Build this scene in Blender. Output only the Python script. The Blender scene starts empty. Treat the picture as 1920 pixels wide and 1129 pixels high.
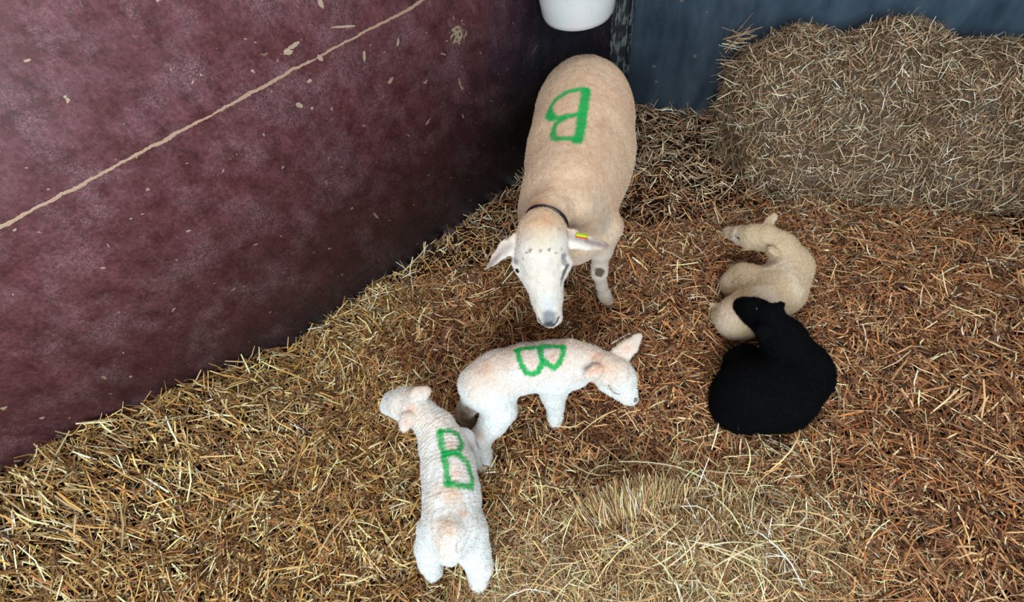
import bpy, math
import numpy as np
from mathutils import Vector, Matrix
from mathutils.bvhtree import BVHTree

sc = bpy.context.scene
COL = sc.collection
rng = np.random.default_rng(7)

# ------------------------------------------------------------------ camera
FPX, PITCH, ROLL, CH = 900.0, math.radians(55), math.radians(-12), 1.7
Fw = np.array([0, math.cos(PITCH), -math.sin(PITCH)])
R0 = np.array([1.0, 0, 0]); U0 = np.cross(R0, Fw)
Rt = math.cos(ROLL) * R0 + math.sin(ROLL) * U0
Up = math.cos(ROLL) * U0 - math.sin(ROLL) * R0
CP = np.array([0, 0, CH])
cd = bpy.data.cameras.new('camera'); cam = bpy.data.objects.new('camera', cd); COL.objects.link(cam)
cd.sensor_fit = 'HORIZONTAL'; cd.sensor_width = 36; cd.lens = FPX / 1920 * 36
cd.clip_start = 0.02
m = Matrix.Identity(4)
for i in range(3):
    m[i][0] = Rt[i]; m[i][1] = Up[i]; m[i][2] = -Fw[i]; m[i][3] = CP[i]
cam.matrix_world = m
sc.camera = cam

def ray(x, y):
    d = Fw * FPX + Rt * (x - 960) + Up * (564.5 - y)
    return d / np.linalg.norm(d)
def P(x, y, z=0.0):
    """the place at height z that the photo shows at (x, y)"""
    d = ray(x, y)
    return CP + d * ((z - CH) / d[2])

# ------------------------------------------------------------------ light
w = bpy.data.worlds.new('world'); sc.world = w; w.use_nodes = True
nt = w.node_tree; bg = nt.nodes['Background']
geo = nt.nodes.new('ShaderNodeTexCoord'); sep = nt.nodes.new('ShaderNodeSeparateXYZ')
rmp = nt.nodes.new('ShaderNodeValToRGB')
nt.links.new(geo.outputs['Generated'], sep.inputs[0]); nt.links.new(sep.outputs['Z'], rmp.inputs[0])
rmp.color_ramp.elements[0].position = 0.0; rmp.color_ramp.elements[0].color = (0.5, 0.52, 0.56, 1)
rmp.color_ramp.elements[1].position = 0.8; rmp.color_ramp.elements[1].color = (0.62, 0.60, 0.60, 1)
nt.links.new(rmp.outputs[0], bg.inputs[0]); bg.inputs[1].default_value = 0.60

def area(name, loc, target, size, size_y, power, color):
    l = bpy.data.lights.new(name, 'AREA'); l.shape = 'RECTANGLE'; l.size = size; l.size_y = size_y
    l.energy = power; l.color = color
    o = bpy.data.objects.new(name, l); COL.objects.link(o); o.location = loc
    o.rotation_euler = (Vector(target) - Vector(loc)).to_track_quat('-Z', 'Y').to_euler()
    return o
# open shed door behind the photographer, on the right; daylight comes in through it
area('doorway_daylight', (-0.5, -2.3, 2.5), (0.1, 0.8, 0.2), 2.2, 1.8, 190, (0.86, 0.96, 1.0))
area('roof_light', (1.3, 2.2, 3.6), (0.3, 1.0, 0.2), 1.6, 1.6, 46, (1.0, 0.95, 0.90))

sc.view_settings.view_transform = 'Standard'; sc.view_settings.look = 'None'
sc.view_settings.gamma = 1.0; sc.view_settings.exposure = 0.0
sc.view_settings.use_curve_mapping = False

# ------------------------------------------------------------------ helpers
def lin(c):
    c = np.asarray(c, float) / 255.0
    return np.where(c <= 0.04045, c / 12.92, ((c + 0.055) / 1.055) ** 2.4)
def sm(a, b, x):
    t = np.clip((x - a) / (b - a), 0, 1); return t * t * (3 - 2 * t)
_perm = np.random.default_rng(3).random(4096)
def vnoise(p, scale=1.0, seed=0):
    """smooth value noise in -1..1 at points p (n,3)"""
    q = np.asarray(p, float) * scale + 100.5 + seed * 17.3
    i = np.floor(q).astype(np.int64); f = q - i; f = f * f * (3 - 2 * f)
    out = 0
    for dx in (0, 1):
        for dy in (0, 1):
            for dz in (0, 1):
                h = ((i[:, 0] + dx) * 73856093 ^ (i[:, 1] + dy) * 19349663 ^ (i[:, 2] + dz) * 83492791) & 4095
                wgt = (f[:, 0] if dx else 1 - f[:, 0]) * (f[:, 1] if dy else 1 - f[:, 1]) * (f[:, 2] if dz else 1 - f[:, 2])
                out = out + wgt * _perm[h]
    return out * 2 - 1
def noise2(x, y, scale, seed=0):
    x = np.asarray(x, float); y = np.asarray(y, float)
    s = np.broadcast(x, y).shape
    p = np.stack([np.broadcast_to(x, s).ravel(), np.broadcast_to(y, s).ravel(), np.zeros(int(np.prod(s)))], 1)
    return vnoise(p, scale, seed).reshape(s)

def mesh_np(name, V, F, mat=None, col=None, smooth=False, parent=None, loc=None):
    """V (n,3), F (m,k) of one polygon size or a list of such arrays -> one mesh object"""
    V = np.asarray(V, float)
    if loc is not None: V = V - np.asarray(loc, float)
    Fs = F if isinstance(F, list) else [F]
    me = bpy.data.meshes.new(name)
    me.vertices.add(len(V)); me.vertices.foreach_set('co', V.astype(np.float32).ravel())
    nl = sum(f.size for f in Fs); npoly = sum(len(f) for f in Fs)
    me.loops.add(nl); me.polygons.add(npoly)
    me.loops.foreach_set('vertex_index', np.concatenate([f.ravel() for f in Fs]).astype(np.int32))
    tot = np.concatenate([np.full(len(f), f.shape[1]) for f in Fs])
    me.polygons.foreach_set('loop_start', np.concatenate([[0], np.cumsum(tot)[:-1]]).astype(np.int32))
    if smooth is True: me.polygons.foreach_set('use_smooth', np.ones(npoly, bool))
    elif smooth is not False: me.polygons.foreach_set('use_smooth', np.asarray(smooth, bool))
    me.update(calc_edges=True); me.validate()
    if col is not None:
        a = me.attributes.new('col', 'FLOAT_COLOR', 'POINT')
        c = np.ones((len(V), 4), np.float32); c[:, :3] = col
        a.data.foreach_set('color', c.ravel())
    if mat: me.materials.append(mat)
    o = bpy.data.objects.new(name, me); COL.objects.link(o)
    if parent is not None: o.parent = parent
    if loc is not None: o.location = loc
    return o
def tag(o, label=None, cat=None, group=None, kind=None):
    for k, v in (('label', label), ('category', cat), ('group', group), ('kind', kind)):
        if v: o[k] = v
    return o

class Mat:
    def __init__(s, name, rough=0.8, spec=0.3):
        s.m = bpy.data.materials.new(name); s.m.use_nodes = True; s.t = s.m.node_tree
        s.b = s.t.nodes['Principled BSDF']; s.b.inputs['Roughness'].default_value = rough
        s.b.inputs['Specular IOR Level'].default_value = spec
    def n(s, typ, **kw):
        nd = s.t.nodes.new(typ)
        for k, v in kw.items(): setattr(nd, k, v)
        return nd
    def l(s, a, b): s.t.links.new(a, b)
    def coord(s, scale=(1, 1, 1), out='Object'):
        c = s.n('ShaderNodeTexCoord'); mp = s.n('ShaderNodeMapping'); mp.inputs['Scale'].default_value = scale
        s.l(c.outputs[out], mp.inputs[0]); return mp.outputs[0]
    def noise(s, vec, scale, detail=4, rough=0.6):
        nd = s.n('ShaderNodeTexNoise'); nd.inputs['Scale'].default_value = scale
        nd.inputs['Detail'].default_value = detail; nd.inputs['Roughness'].default_value = rough
        if vec is not None: s.l(vec, nd.inputs['Vector'])
        return nd.outputs[0]
    def ramp(s, fac, stops):
        r = s.n('ShaderNodeValToRGB'); e = r.color_ramp.elements
        while len(e) < len(stops): e.new(0.5)
        for i, (p, c) in enumerate(stops):
            e[i].position = p; e[i].color = (c, c, c, 1) if not hasattr(c, '__len__') else (*c, 1)
        s.l(fac, r.inputs[0]); return r.outputs[0]
    def mix(s, fac, a, b, mode='MIX'):
        mx = s.n('ShaderNodeMix', data_type='RGBA', blend_type=mode)
        for i, v in ((0, fac), (6, a), (7, b)):
            if hasattr(v, 'links'): s.l(v, mx.inputs[i])
            elif hasattr(v, '__len__'): mx.inputs[i].default_value = (*v, 1)
            else: mx.inputs[i].default_value = v
        return mx.outputs[2]
    def math(s, op, a, b=None, clamp=False):
        nd = s.n('ShaderNodeMath', operation=op, use_clamp=clamp)
        for i, v in enumerate((a, b)):
            if v is None: continue
            if hasattr(v, 'links'): s.l(v, nd.inputs[i])
            else: nd.inputs[i].default_value = v
        return nd.outputs[0]
    def bump(s, h, strength=0.5, dist=0.002):
        b = s.n('ShaderNodeBump'); b.inputs['Strength'].default_value = strength; b.inputs['Distance'].default_value = dist
        s.l(h, b.inputs['Height']); s.l(b.outputs[0], s.b.inputs['Normal']); return b
    def base(s, v):
        if hasattr(v, 'links'): s.l(v, s.b.inputs['Base Color'])
        else: s.b.inputs['Base Color'].default_value = (*v, 1)
    def attr(s):
        a = s.n('ShaderNodeAttribute'); a.attribute_name = 'col'; return a.outputs['Color']

# ------------------------------------------------------------------ materials
def m_straw():
    M = Mat('straw', 0.5, 0.22); M.base(M.attr()); return M.m
STRAW = m_straw()
def m_wool(name, bumpscale, strength):
    M = Mat(name, 0.95, 0.1)
    v = M.coord()
    n = M.noise(v, bumpscale, 5, 0.7)
    M.base(M.mix(1.0, M.attr(), M.ramp(n, [(0.25, 0.86), (0.75, 1.0)]), 'MULTIPLY'))
    M.bump(n, strength, 0.004)
    M.b.inputs['Sheen Weight'].default_value = 0.12
    M.b.inputs['Subsurface Weight'].default_value = 0.0
    M.b.inputs['Subsurface Radius'].default_value = (0.01, 0.006, 0.004)
    return M.m
WOOL = m_wool('ewe_coat', 230, 0.7)
LWOOL = m_wool('lamb_coat', 190, 0.6)
BWOOL = m_wool('black_coat', 190, 0.5); BWOOL.node_tree.nodes['Principled BSDF'].inputs['Sheen Weight'].default_value = 0
def plain(name, c, rough=0.6, spec=0.4, nz=None):
    M = Mat(name, rough, spec)
    n = M.noise(M.coord(), nz or 60, 3)
    M.base(M.mix(1.0, tuple(lin(c)), M.ramp(n, [(0.3, 0.75), (0.7, 1.1)]), 'MULTIPLY'))
    return M.m

# ------------------------------------------------------------------ setting: walls
WA = P(553, 660); WB = P(1160, 203); WE = P(1384, 212)
def unit(v): v = np.asarray(v, float); return v / np.linalg.norm(v)
dl = unit((WB - WA) * [1, 1, 0]); nl_ = np.array([dl[1], -dl[0], 0])      # into the pen
dr = unit((WE - WB) * [1, 1, 0]); nr_ = np.array([dr[1], -dr[0], 0])
def box_mesh(o, u, v, wv, lu, lv, lw):
    """box from corner o along unit u, v, wv"""
    c = []
    for a in (0, 1):
        for b in (0, 1):
            for d in (0, 1): c.append(o + u * lu * a + v * lv * b + wv * lw * d)
    F = np.array([[0, 1, 3, 2], [4, 6, 7, 5], [0, 4, 5, 1], [2, 3, 7, 6], [0, 2, 6, 4], [1, 5, 7, 3]])
    return np.array(c), F
Z = np.array([0, 0, 1.0])

def place_wall(name, corner, d, n, length, height, mat, z0=-0.05, thick=0.04):
    V, F = box_mesh(np.array([0, 0, 0.]), np.array([1., 0, 0]), np.array([0, 1., 0]), Z, length, thick, height)
    o = mesh_np(name, V, F, mat)
    # local x runs along the wall, local y goes away from the pen, z is height
    mm = Matrix.Identity(4); yv = -n
    for i in range(3):
        mm[i][0] = d[i]; mm[i][1] = yv[i]; mm[i][2] = Z[i]
    mm[0][3], mm[1][3], mm[2][3] = corner[0], corner[1], z0
    o.matrix_world = mm
    tag(o, kind='structure'); return o

LWL = 4.6
c0 = WB - dl * LWL
def m_leftwall():
    M = Mat('burgundy_ply', 0.42, 0.5)
    v = M.coord()
    sp = M.n('ShaderNodeSeparateXYZ'); M.l(v, sp.inputs[0]); X, Zz = sp.outputs['X'], sp.outputs['Z']
    fine = M.noise(v, 220, 4, 0.75); mid = M.noise(v, 14, 5, 0.65); big = M.noise(v, 2.6, 3, 0.5)
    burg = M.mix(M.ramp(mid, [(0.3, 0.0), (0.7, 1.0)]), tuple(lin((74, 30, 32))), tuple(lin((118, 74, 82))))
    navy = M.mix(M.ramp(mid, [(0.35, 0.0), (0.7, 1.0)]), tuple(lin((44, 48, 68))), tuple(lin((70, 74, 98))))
    # blue-black toward corner (large X): reflection and dirt put into the colour; scuffed foot
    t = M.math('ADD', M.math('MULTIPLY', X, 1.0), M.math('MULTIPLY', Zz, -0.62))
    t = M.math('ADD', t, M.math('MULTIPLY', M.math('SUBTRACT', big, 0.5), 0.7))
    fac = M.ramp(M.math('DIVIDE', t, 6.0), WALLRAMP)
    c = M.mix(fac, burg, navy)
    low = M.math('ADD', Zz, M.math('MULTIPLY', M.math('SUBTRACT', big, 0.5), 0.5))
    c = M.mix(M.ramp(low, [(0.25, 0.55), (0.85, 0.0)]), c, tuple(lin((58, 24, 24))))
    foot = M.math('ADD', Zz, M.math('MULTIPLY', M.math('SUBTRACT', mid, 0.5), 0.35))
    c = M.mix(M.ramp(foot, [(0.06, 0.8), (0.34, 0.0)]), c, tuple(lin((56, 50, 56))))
    # pale scuffing
    sc_ = M.math('MULTIPLY', M.ramp(M.noise(v, 5.5, 5, 0.7), [(0.48, 0.0), (0.72, 1.0)]), M.ramp(fine, [(0.42, 0.0), (0.62, 1.0)]))
    c = M.mix(M.math('MULTIPLY', sc_, 0.75), c, tuple(lin((178, 150, 158))))
    speck = M.noise(v, 420, 2, 0.5)
    c = M.mix(M.math('MULTIPLY', M.ramp(speck, [(0.30, 1.0), (0.40, 0.0)]), 0.5), c, tuple(lin((25, 12, 18))))
    c = M.mix(1.0, c, M.ramp(M.noise(v, 85, 6, 0.8), [(0.33, 0.45), (0.66, 1.55)]), 'MULTIPLY')
    c = M.mix(1.0, c, M.ramp(M.noise(M.coord((1, 1, .25)), 12, 5, 0.8), [(0.3, 0.75), (0.7, 1.25)]), 'MULTIPLY')
    # chips down to the pale wood, long and thin chips of plaster-pale dirt
    nz = M.n('ShaderNodeTexNoise'); nz.inputs['Scale'].default_value = 28; nz.inputs['Detail'].default_value = 3; M.l(v, nz.inputs['Vector'])
    vm = M.n('ShaderNodeVectorMath', operation='MULTIPLY_ADD'); M.l(nz.outputs['Color'], vm.inputs[0]); vm.inputs[1].default_value = (.05, .05, .05); M.l(v, vm.inputs[2]); vd = vm.outputs[0]
    def chips(scale, sx, th, seedshift):
        mp = M.n('ShaderNodeMapping'); mp.inputs['Scale'].default_value = sx; mp.inputs['Location'].default_value = seedshift
        mp.inputs['Rotation'].default_value = (0, 0.35, 0); M.l(vd, mp.inputs[0])
        vo = M.n('ShaderNodeTexVoronoi'); vo.inputs['Scale'].default_value = scale; M.l(mp.outputs[0], vo.inputs['Vector'])
        cellp = M.ramp(vo.outputs['Color'], [(0.80, 0.0), (0.82, 1.0)])
        d = M.math('ADD', vo.outputs['Distance'], M.math('MULTIPLY', M.math('SUBTRACT', fine, 0.5), 0.10))
        return M.math('MULTIPLY', M.ramp(d, [(th, 1.0), (th + 0.03, 0.0)]), cellp)
    for k_, (s_, sx, th, sh) in enumerate(((11, (1.0, 1, 0.5), 0.12, (0, 0, 0)), (30, (0.7, 1, 1.0), 0.14, (3, 0, 5)), (52, (0.8, 1, 1.0), 0.16, (7, 0, 2)), (20, (0.22, 1, 1.5), 0.08, (1, 0, 9)))):
        c = M.mix(M.math('MULTIPLY', chips(s_, sx, th, sh), 0.8), c, tuple(lin((196, 178, 150))))
    # single flakes and knocks where the photograph shows them
    def at(x, y):
        d = ray(x, y); q = CP + d * (((WA - CP) @ nl_) / (d @ nl_)); return (q - c0) @ dl, q[2] + .05
    for (x, y), rx, rz, rot, dens in (((858, 66), .050, .045, 0, .5), ((600, 108), .008, .013, .3, .1), ((683, 105), .006, .020, -.4, .1), ((746, 80), .005, .016, -.6, .1), ((548, 87), .040, .007, .1, .2),
                                      ((562, 198), .008, .016, .6, .1), ((862, 155), .005, .020, 0, .1), ((866, 165), .006, .012, .4, .1), ((803, 228), .022, .006, .5, .2), ((601, 5), .008, .020, 0, .1), ((645, 50), .055, .004, -.35, .1),
                                      ((1003, 92), .03, .004, .6, .2), ((705, 405), .006, .026, .2, .1), ((868, 218), .005, .012, .2, .1), ((540, 98), .018, .008, -.1, .1), ((580, 152), .010, .008, 0, .2)):
        ax_, az_ = at(x, y); sx_ = M.math('SUBTRACT', X, ax_); sz_ = M.math('SUBTRACT', Zz, az_)
        cs, sn = math.cos(rot), math.sin(rot)
        u_ = M.math('DIVIDE', M.math('ADD', M.math('MULTIPLY', sx_, cs), M.math('MULTIPLY', sz_, sn)), rx)
        w_ = M.math('DIVIDE', M.math('SUBTRACT', M.math('MULTIPLY', sz_, cs), M.math('MULTIPLY', sx_, sn)), rz)
        rr = M.math('ADD', M.math('ADD', M.math('MULTIPLY', u_, u_), M.math('MULTIPLY', w_, w_)), M.math('MULTIPLY', M.math('SUBTRACT', M.noise(v, 75, 3), .5), 1.5 + 6 * dens))
        c = M.mix(M.math('MULTIPLY', M.math('LESS_THAN', rr, 0.8 - 1.1 * dens), .68), c, tuple(lin((214, 196, 168))))
    # the worn joint between two sheets of board, one metre up, bare wood
    edge = M.math('ABSOLUTE', M.math('SUBTRACT', M.math('ADD', Zz, M.math('MULTIPLY', M.math('SUBTRACT', M.noise(v, 9, 5, 0.75), 0.5), 0.030)), JOINT))
    wn = M.math('MULTIPLY', M.ramp(M.noise(v, 4, 4, 0.8), [(0.25, 0.15), (0.7, 1.0)]), 0.0068)
    c = M.mix(M.math('MULTIPLY', M.math('LESS_THAN', edge, wn), 0.95), c, M.mix(fine, tuple(lin((120, 92, 84))), tuple(lin((240, 208, 176)))))
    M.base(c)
    M.l(M.ramp(fine, [(0.3, 0.44), (0.7, 0.62)]), M.b.inputs['Roughness'])
    M.bump(M.math('ADD', fine, M.math('MULTIPLY', mid, 2.0)), 0.35, 0.0015)
    return M.m
# height of the board joint seen at (680, 62)
_d = ray(680, 62); _t = ((WA - CP) @ nl_) / (_d @ nl_); JOINT = (CP + _d * _t)[2] + 0.05
xb = LWL
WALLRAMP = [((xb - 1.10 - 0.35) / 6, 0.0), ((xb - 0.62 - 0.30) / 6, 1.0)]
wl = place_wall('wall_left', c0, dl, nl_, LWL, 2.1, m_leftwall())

def m_backwall():
    M = Mat('blue_black_panel', 0.33, 0.5)
    v = M.coord(); fine = M.noise(v, 160, 4, 0.7); mid = M.noise(M.coord((1, 1, 0.35)), 9, 5, 0.65)
    c = M.mix(M.ramp(mid, [(0.3, 0.0), (0.75, 1.0)]), tuple(lin((58, 76, 94))), tuple(lin((104, 126, 146))))
    st = M.noise(M.coord((0.12, 1, 1)), 34, 4, 0.7)
    msk = M.math('MULTIPLY', M.ramp(st, [(0.56, 0.0), (0.66, 1.0)]), M.ramp(M.noise(v, 4, 2), [(0.5, 0.0), (0.65, 1.0)]))
    c = M.mix(M.math('MULTIPLY', msk, 0.45), c, tuple(lin((120, 130, 136))))
    vo = M.n('ShaderNodeTexVoronoi'); vo.inputs['Scale'].default_value = 13; M.l(v, vo.inputs['Vector'])
    d = M.math('ADD', vo.outputs['Distance'], M.math('MULTIPLY', M.math('SUBTRACT', fine, 0.5), 0.1))
    ch = M.math('MULTIPLY', M.ramp(d, [(0.10, 1.0), (0.13, 0.0)]), M.ramp(vo.outputs['Color'], [(0.72, 0.0), (0.74, 1.0)]))
    c = M.mix(M.math('MULTIPLY', ch, 0.7), c, tuple(lin((170, 160, 150))))
    M.base(c); M.bump(fine, 0.2, 0.001); return M.m
wb = place_wall('wall_back', WB, dr, nr_, 4.2, 2.1, m_backwall())

def m_post():
    M = Mat('flaking_steel', 0.5, 0.5); v = M.coord((1, 1, 0.4))
    n = M.noise(v, 34, 6, 0.7); n2 = M.noise(v, 12, 4, 0.6)
    c = M.mix(M.ramp(n, [(0.50, 0.0), (0.56, 1.0)]), tuple(lin((22, 28, 38))), tuple(lin((98, 104, 104))))
    c = M.mix(M.ramp(n2, [(0.60, 0.0), (0.66, 1.0)]), c, tuple(lin((120, 84, 74))))
    M.base(c); M.bump(n, 0.6, 0.002); return M.m
# steel corner post: folded angle with rounded nose
def corner_post():
    prof = [WB - dl * 0.105 + nl_ * 0.001, WB - dl * 0.10 + nl_ * 0.012, WB - dl * 0.012 + nl_ * 0.020 ,
            WB + (nl_ + nr_) * 0.022, WB + dr * 0.012 + nr_ * 0.020, WB + dr * 0.035 + nr_ * 0.012, WB + dr * 0.04 + nr_ * 0.001]
    n = len(prof); V = []; F = []
    for z in (-0.03, 2.04):
        for q in prof: V.append([q[0], q[1], z])
    for i in range(n - 1): F.append([i, i + 1, n + i + 1, n + i])
    o = mesh_np('trim_1', np.array(V), np.array(F), m_post()); tag(o, kind='structure')
corner_post()

# ------------------------------------------------------------------ floor and bedding relief
def wall_clear(x, y):
    """distance in front of the left wall and the back wall"""
    a = (x - WA[0]) * nl_[0] + (y - WA[1]) * nl_[1]
    b = (x - WB[0]) * nr_[0] + (y - WB[1]) * nr_[1]
    return a, b
def along_left(x, y): return (x - WB[0]) * dl[0] + (y - WB[1]) * dl[1]
HM = P(1190, 1055)             # hay mound near the camera
def relief(x, y):
    a, b = wall_clear(x, y)
    h = 0.014 * noise2(x, y, 5, 1) + 0.011 * noise2(x, y, 12, 2) + 0.006 * noise2(x, y, 26, 3)
    h = h + 0.028 * np.exp(-np.clip(a, 0, 9) / 0.07)
    # straw drifted up against the left wall, further along
    s = along_left(x, y); sa = (WA - WB) @ dl
    t = np.clip((sa - s) / 0.75, 0, 1.6)
    h = h + (0.26 * sm(0.0, 1.0, t) + 0.06 * sm(0, .12, t)) * np.exp(-(np.clip(a, 0, 9) / 0.30) ** 2)
    # hay mound in the near right corner
    dx, dy = x - HM[0] - .12, y - HM[1] + .06
    h = h + 0.085 * np.exp(-((dx / 0.42) ** 2 + (dy / 0.24) ** 2) ** 1.5)
    return h + 0.004

def m_floor():
    M = Mat('trodden_litter', 0.9, 0.1); v = M.coord()
    n = M.noise(v, 60, 5, 0.7)
    M.base(M.ramp(n, [(0.3, tuple(lin((22, 13, 8)))), (0.7, tuple(lin((62, 40, 24))))])); M.bump(n, 1.0, 0.01); return M.m
def build_floor():
    xs = np.linspace(-3.4, 4.8, 206); ys = np.linspace(-1.6, 3.4, 126)
    X, Y = np.meshgrid(xs, ys, indexing='ij'); H = relief(X, Y) - 0.012
    V = np.stack([X.ravel(), Y.ravel(), H.ravel()], 1)
    idx = np.arange(V.shape[0]).reshape(X.shape)
    F = np.stack([idx[:-1, :-1], idx[1:, :-1], idx[1:, 1:], idx[:-1, 1:]], -1).reshape(-1, 4)
    a, b = wall_clear(V[:, 0], V[:, 1])
    ok = ((a > -0.03) & (b > -0.03))[F].all(1)
    tag(mesh_np('floor', V, F[ok], m_floor(), smooth=True), kind='structure')
build_floor()

# ------------------------------------------------------------------ strands of straw and hay
def strands(Pt, D, N, L, W, bend, col, seg=2):
    """Pt centre, D unit direction, N unit up-ish, arrays; folded ribbons with a slight V section"""
    n = len(Pt)
    S = np.cross(D, N); S /= np.linalg.norm(S, axis=1, keepdims=True) + 1e-9
    Nn = np.cross(S, D)
    out = []
    for k in range(seg + 1):
        t = k / seg - 0.5
        c = Pt + D * (L * t)[:, None] + Nn * (bend[:, 0] * (0.25 - t * t) * L)[:, None] + S * (bend[:, 1] * (0.25 - t * t) * L)[:, None]
        wk = W * (1.0 if 0 < k < seg else 0.75)
        out += [c - S * (wk / 2)[:, None], c + Nn * (wk * 0.35)[:, None], c + S * (wk / 2)[:, None]]
    V = np.stack(out, 1)               # n, 3*(seg+1), 3
    base = (np.arange(n) * 3 * (seg + 1))[:, None]
    Fs = []
    for k in range(seg):
        for j in (0, 1):
            q = np.array([3 * k + j, 3 * k + j + 1, 3 * k + j + 4, 3 * k + j + 3])
            Fs.append(base + q)
    F = np.concatenate(Fs, 0)
    C = np.repeat(col, 3 * (seg + 1), 0)
    return V.reshape(-1, 3), F, C
def join(parts):
    V = []; F = []; C = []; o = 0
    for v, f, c in parts: V.append(v); F.append(f + o); C.append(c); o += len(v)
    return np.concatenate(V), np.concatenate(F), np.concatenate(C)
PAL_RED = lin([(146, 94, 60), (172, 120, 78), (112, 70, 44), (206, 162, 114), (92, 58, 38), (160, 102, 58), (226, 194, 150), (72, 44, 30), (132, 90, 62), (186, 136, 90)])
PAL_YEL = lin([(188, 148, 88), (216, 186, 126), (150, 108, 58), (132, 94, 52), (234, 212, 162), (98, 68, 38), (176, 134, 70), (76, 50, 28), (206, 180, 136), (160, 118, 74)])
PAL_GRY = lin([(172, 148, 116), (146, 122, 94), (196, 178, 148), (120, 96, 74), (216, 202, 172), (158, 124, 94), (96, 76, 58), (140, 106, 80)])
PAL_HAY = lin([(204, 172, 122), (176, 140, 98), (226, 202, 152), (146, 112, 78), (192, 142, 106), (110, 82, 56), (236, 220, 176), (168, 152, 104)])
def pick(pal, n, jit=0.14):
    c = pal[rng.integers(0, len(pal), n)]
    return np.clip(c * np.exp(2.6 * jit * rng.standard_normal((n, 1))), 0.004, 0.85)

def bedding():
    parts = []
    def layer(n, xr, yr, Lr, Wr, lift, tilt, keep=None, hue=0.0):
        x = rng.uniform(*xr, n); y = rng.uniform(*yr, n)
        a, b = wall_clear(x, y)
        ok = (a > 0.012) & (b > 0.012)
        # only ground the picture can plausibly see
        v = np.stack([x, y, np.zeros(n)], 1) - CP; wz = v @ Fw
        px = 960 + FPX * (v @ Rt) / wz; py = 564.5 - FPX * (v @ Up) / wz
        ok &= (wz > 0) & (px > -520) & (px < 2440) & (py > -300) & (py < 1900)
        # fewer far from the camera, where each shows small
        x, y, a, b, px = x[ok], y[ok], a[ok], b[ok], px[ok]
        n = len(x)
        z = relief(x, y) + rng.uniform(*lift, n)
        # swirls: neighbouring strands share a direction a little
        th = rng.uniform(0, 2 * np.pi, n) + 1.6 * noise2(x, y, 7, 4)
        ph = rng.normal(0, tilt, n)
        L = rng.uniform(*Lr, n) * rng.choice([0.5, 0.75, 1.0, 1.25], n); W = rng.uniform(*Wr, n)
        e = 0.004
        gx = (relief(x + e, y) - relief(x - e, y)) / (2 * e); gy = (relief(x, y + e) - relief(x, y - e)) / (2 * e)
        D = np.stack([np.cos(th) * np.cos(ph), np.sin(th) * np.cos(ph), np.sin(ph) + gx * np.cos(th) + gy * np.sin(th)], 1)
        D /= np.linalg.norm(D, axis=1, keepdims=True)
        # keep ends inside the pen
        for nn in (nl_, nr_):
            clear = a if nn is nl_ else b
            reach = np.abs(D @ nn) * L / 2
            over = reach > clear
            D[over] -= np.outer((D @ nn)[over] * 0.97, nn); D[over, 2] += 0.25 * rng.random(over.sum())
            D /= np.linalg.norm(D, axis=1, keepdims=True)
        z = z + np.abs(D[:, 2]) * L * 0.42
        N = np.tile(Z, (n, 1)) + rng.normal(0, 0.35, (n, 3))
        bend = rng.normal(0, 0.16, (n, 2))
        # colour zones: fresh yellow straw on the left and along the wall, damp red-brown in the trodden middle, grey hay at the back right
        zn = noise2(x, y, 2.2, 9) * 0.35 + noise2(x, y, 6, 11) * 0.3
        wy = 0.8 * sm(0.30, -0.55, x + 0.3 * (y - 0.6) + zn * 0.9) + 0.9 * np.exp(-np.clip(a, 0, 9) / 0.14)
        wg = np.exp(-np.clip(b, 0, 9) / 0.55) * 1.0 + 0.55 * sm(1.2, 1.9, y + 0.5 * zn)
        r = rng.random(n)
        c = pick(PAL_RED, n)
        my = r < wy; c[my] = pick(PAL_YEL, n)[my]
        mg = rng.random(n) < wg; c[mg] = pick(PAL_GRY, n)[mg]
        parts.append(strands(np.stack([x, y, z], 1), D, N, L, W, bend, c))
    full = ((-2.9, 4.4), (-0.8, 3.2))
    near = ((-2.2, 2.0), (-0.7, 1.4))
    layer(62000, *full, (0.04, 0.09), (0.0034, 0.0070), (0.000, 0.012), 0.12)
    layer(53000, *full, (0.035, 0.09), (0.0026, 0.0060), (0.008, 0.026), 0.24)
    layer(66000, *near, (0.03, 0.085), (0.0024, 0.0062), (0.010, 0.030), 0.24)
    layer(37000, *near, (0.02, 0.06), (0.0012, 0.0030), (0.012, 0.034), 0.34)
    layer(3700, *near, (0.07, 0.13), (0.0034, 0.0066), (0.028, 0.040), 0.12)
    V, F, C = join(parts)
    tag(mesh_np('straw_bedding', V, F, STRAW, C), 'trodden golden brown straw strewn over the pen floor', 'straw', kind='stuff')
bedding()

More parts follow.
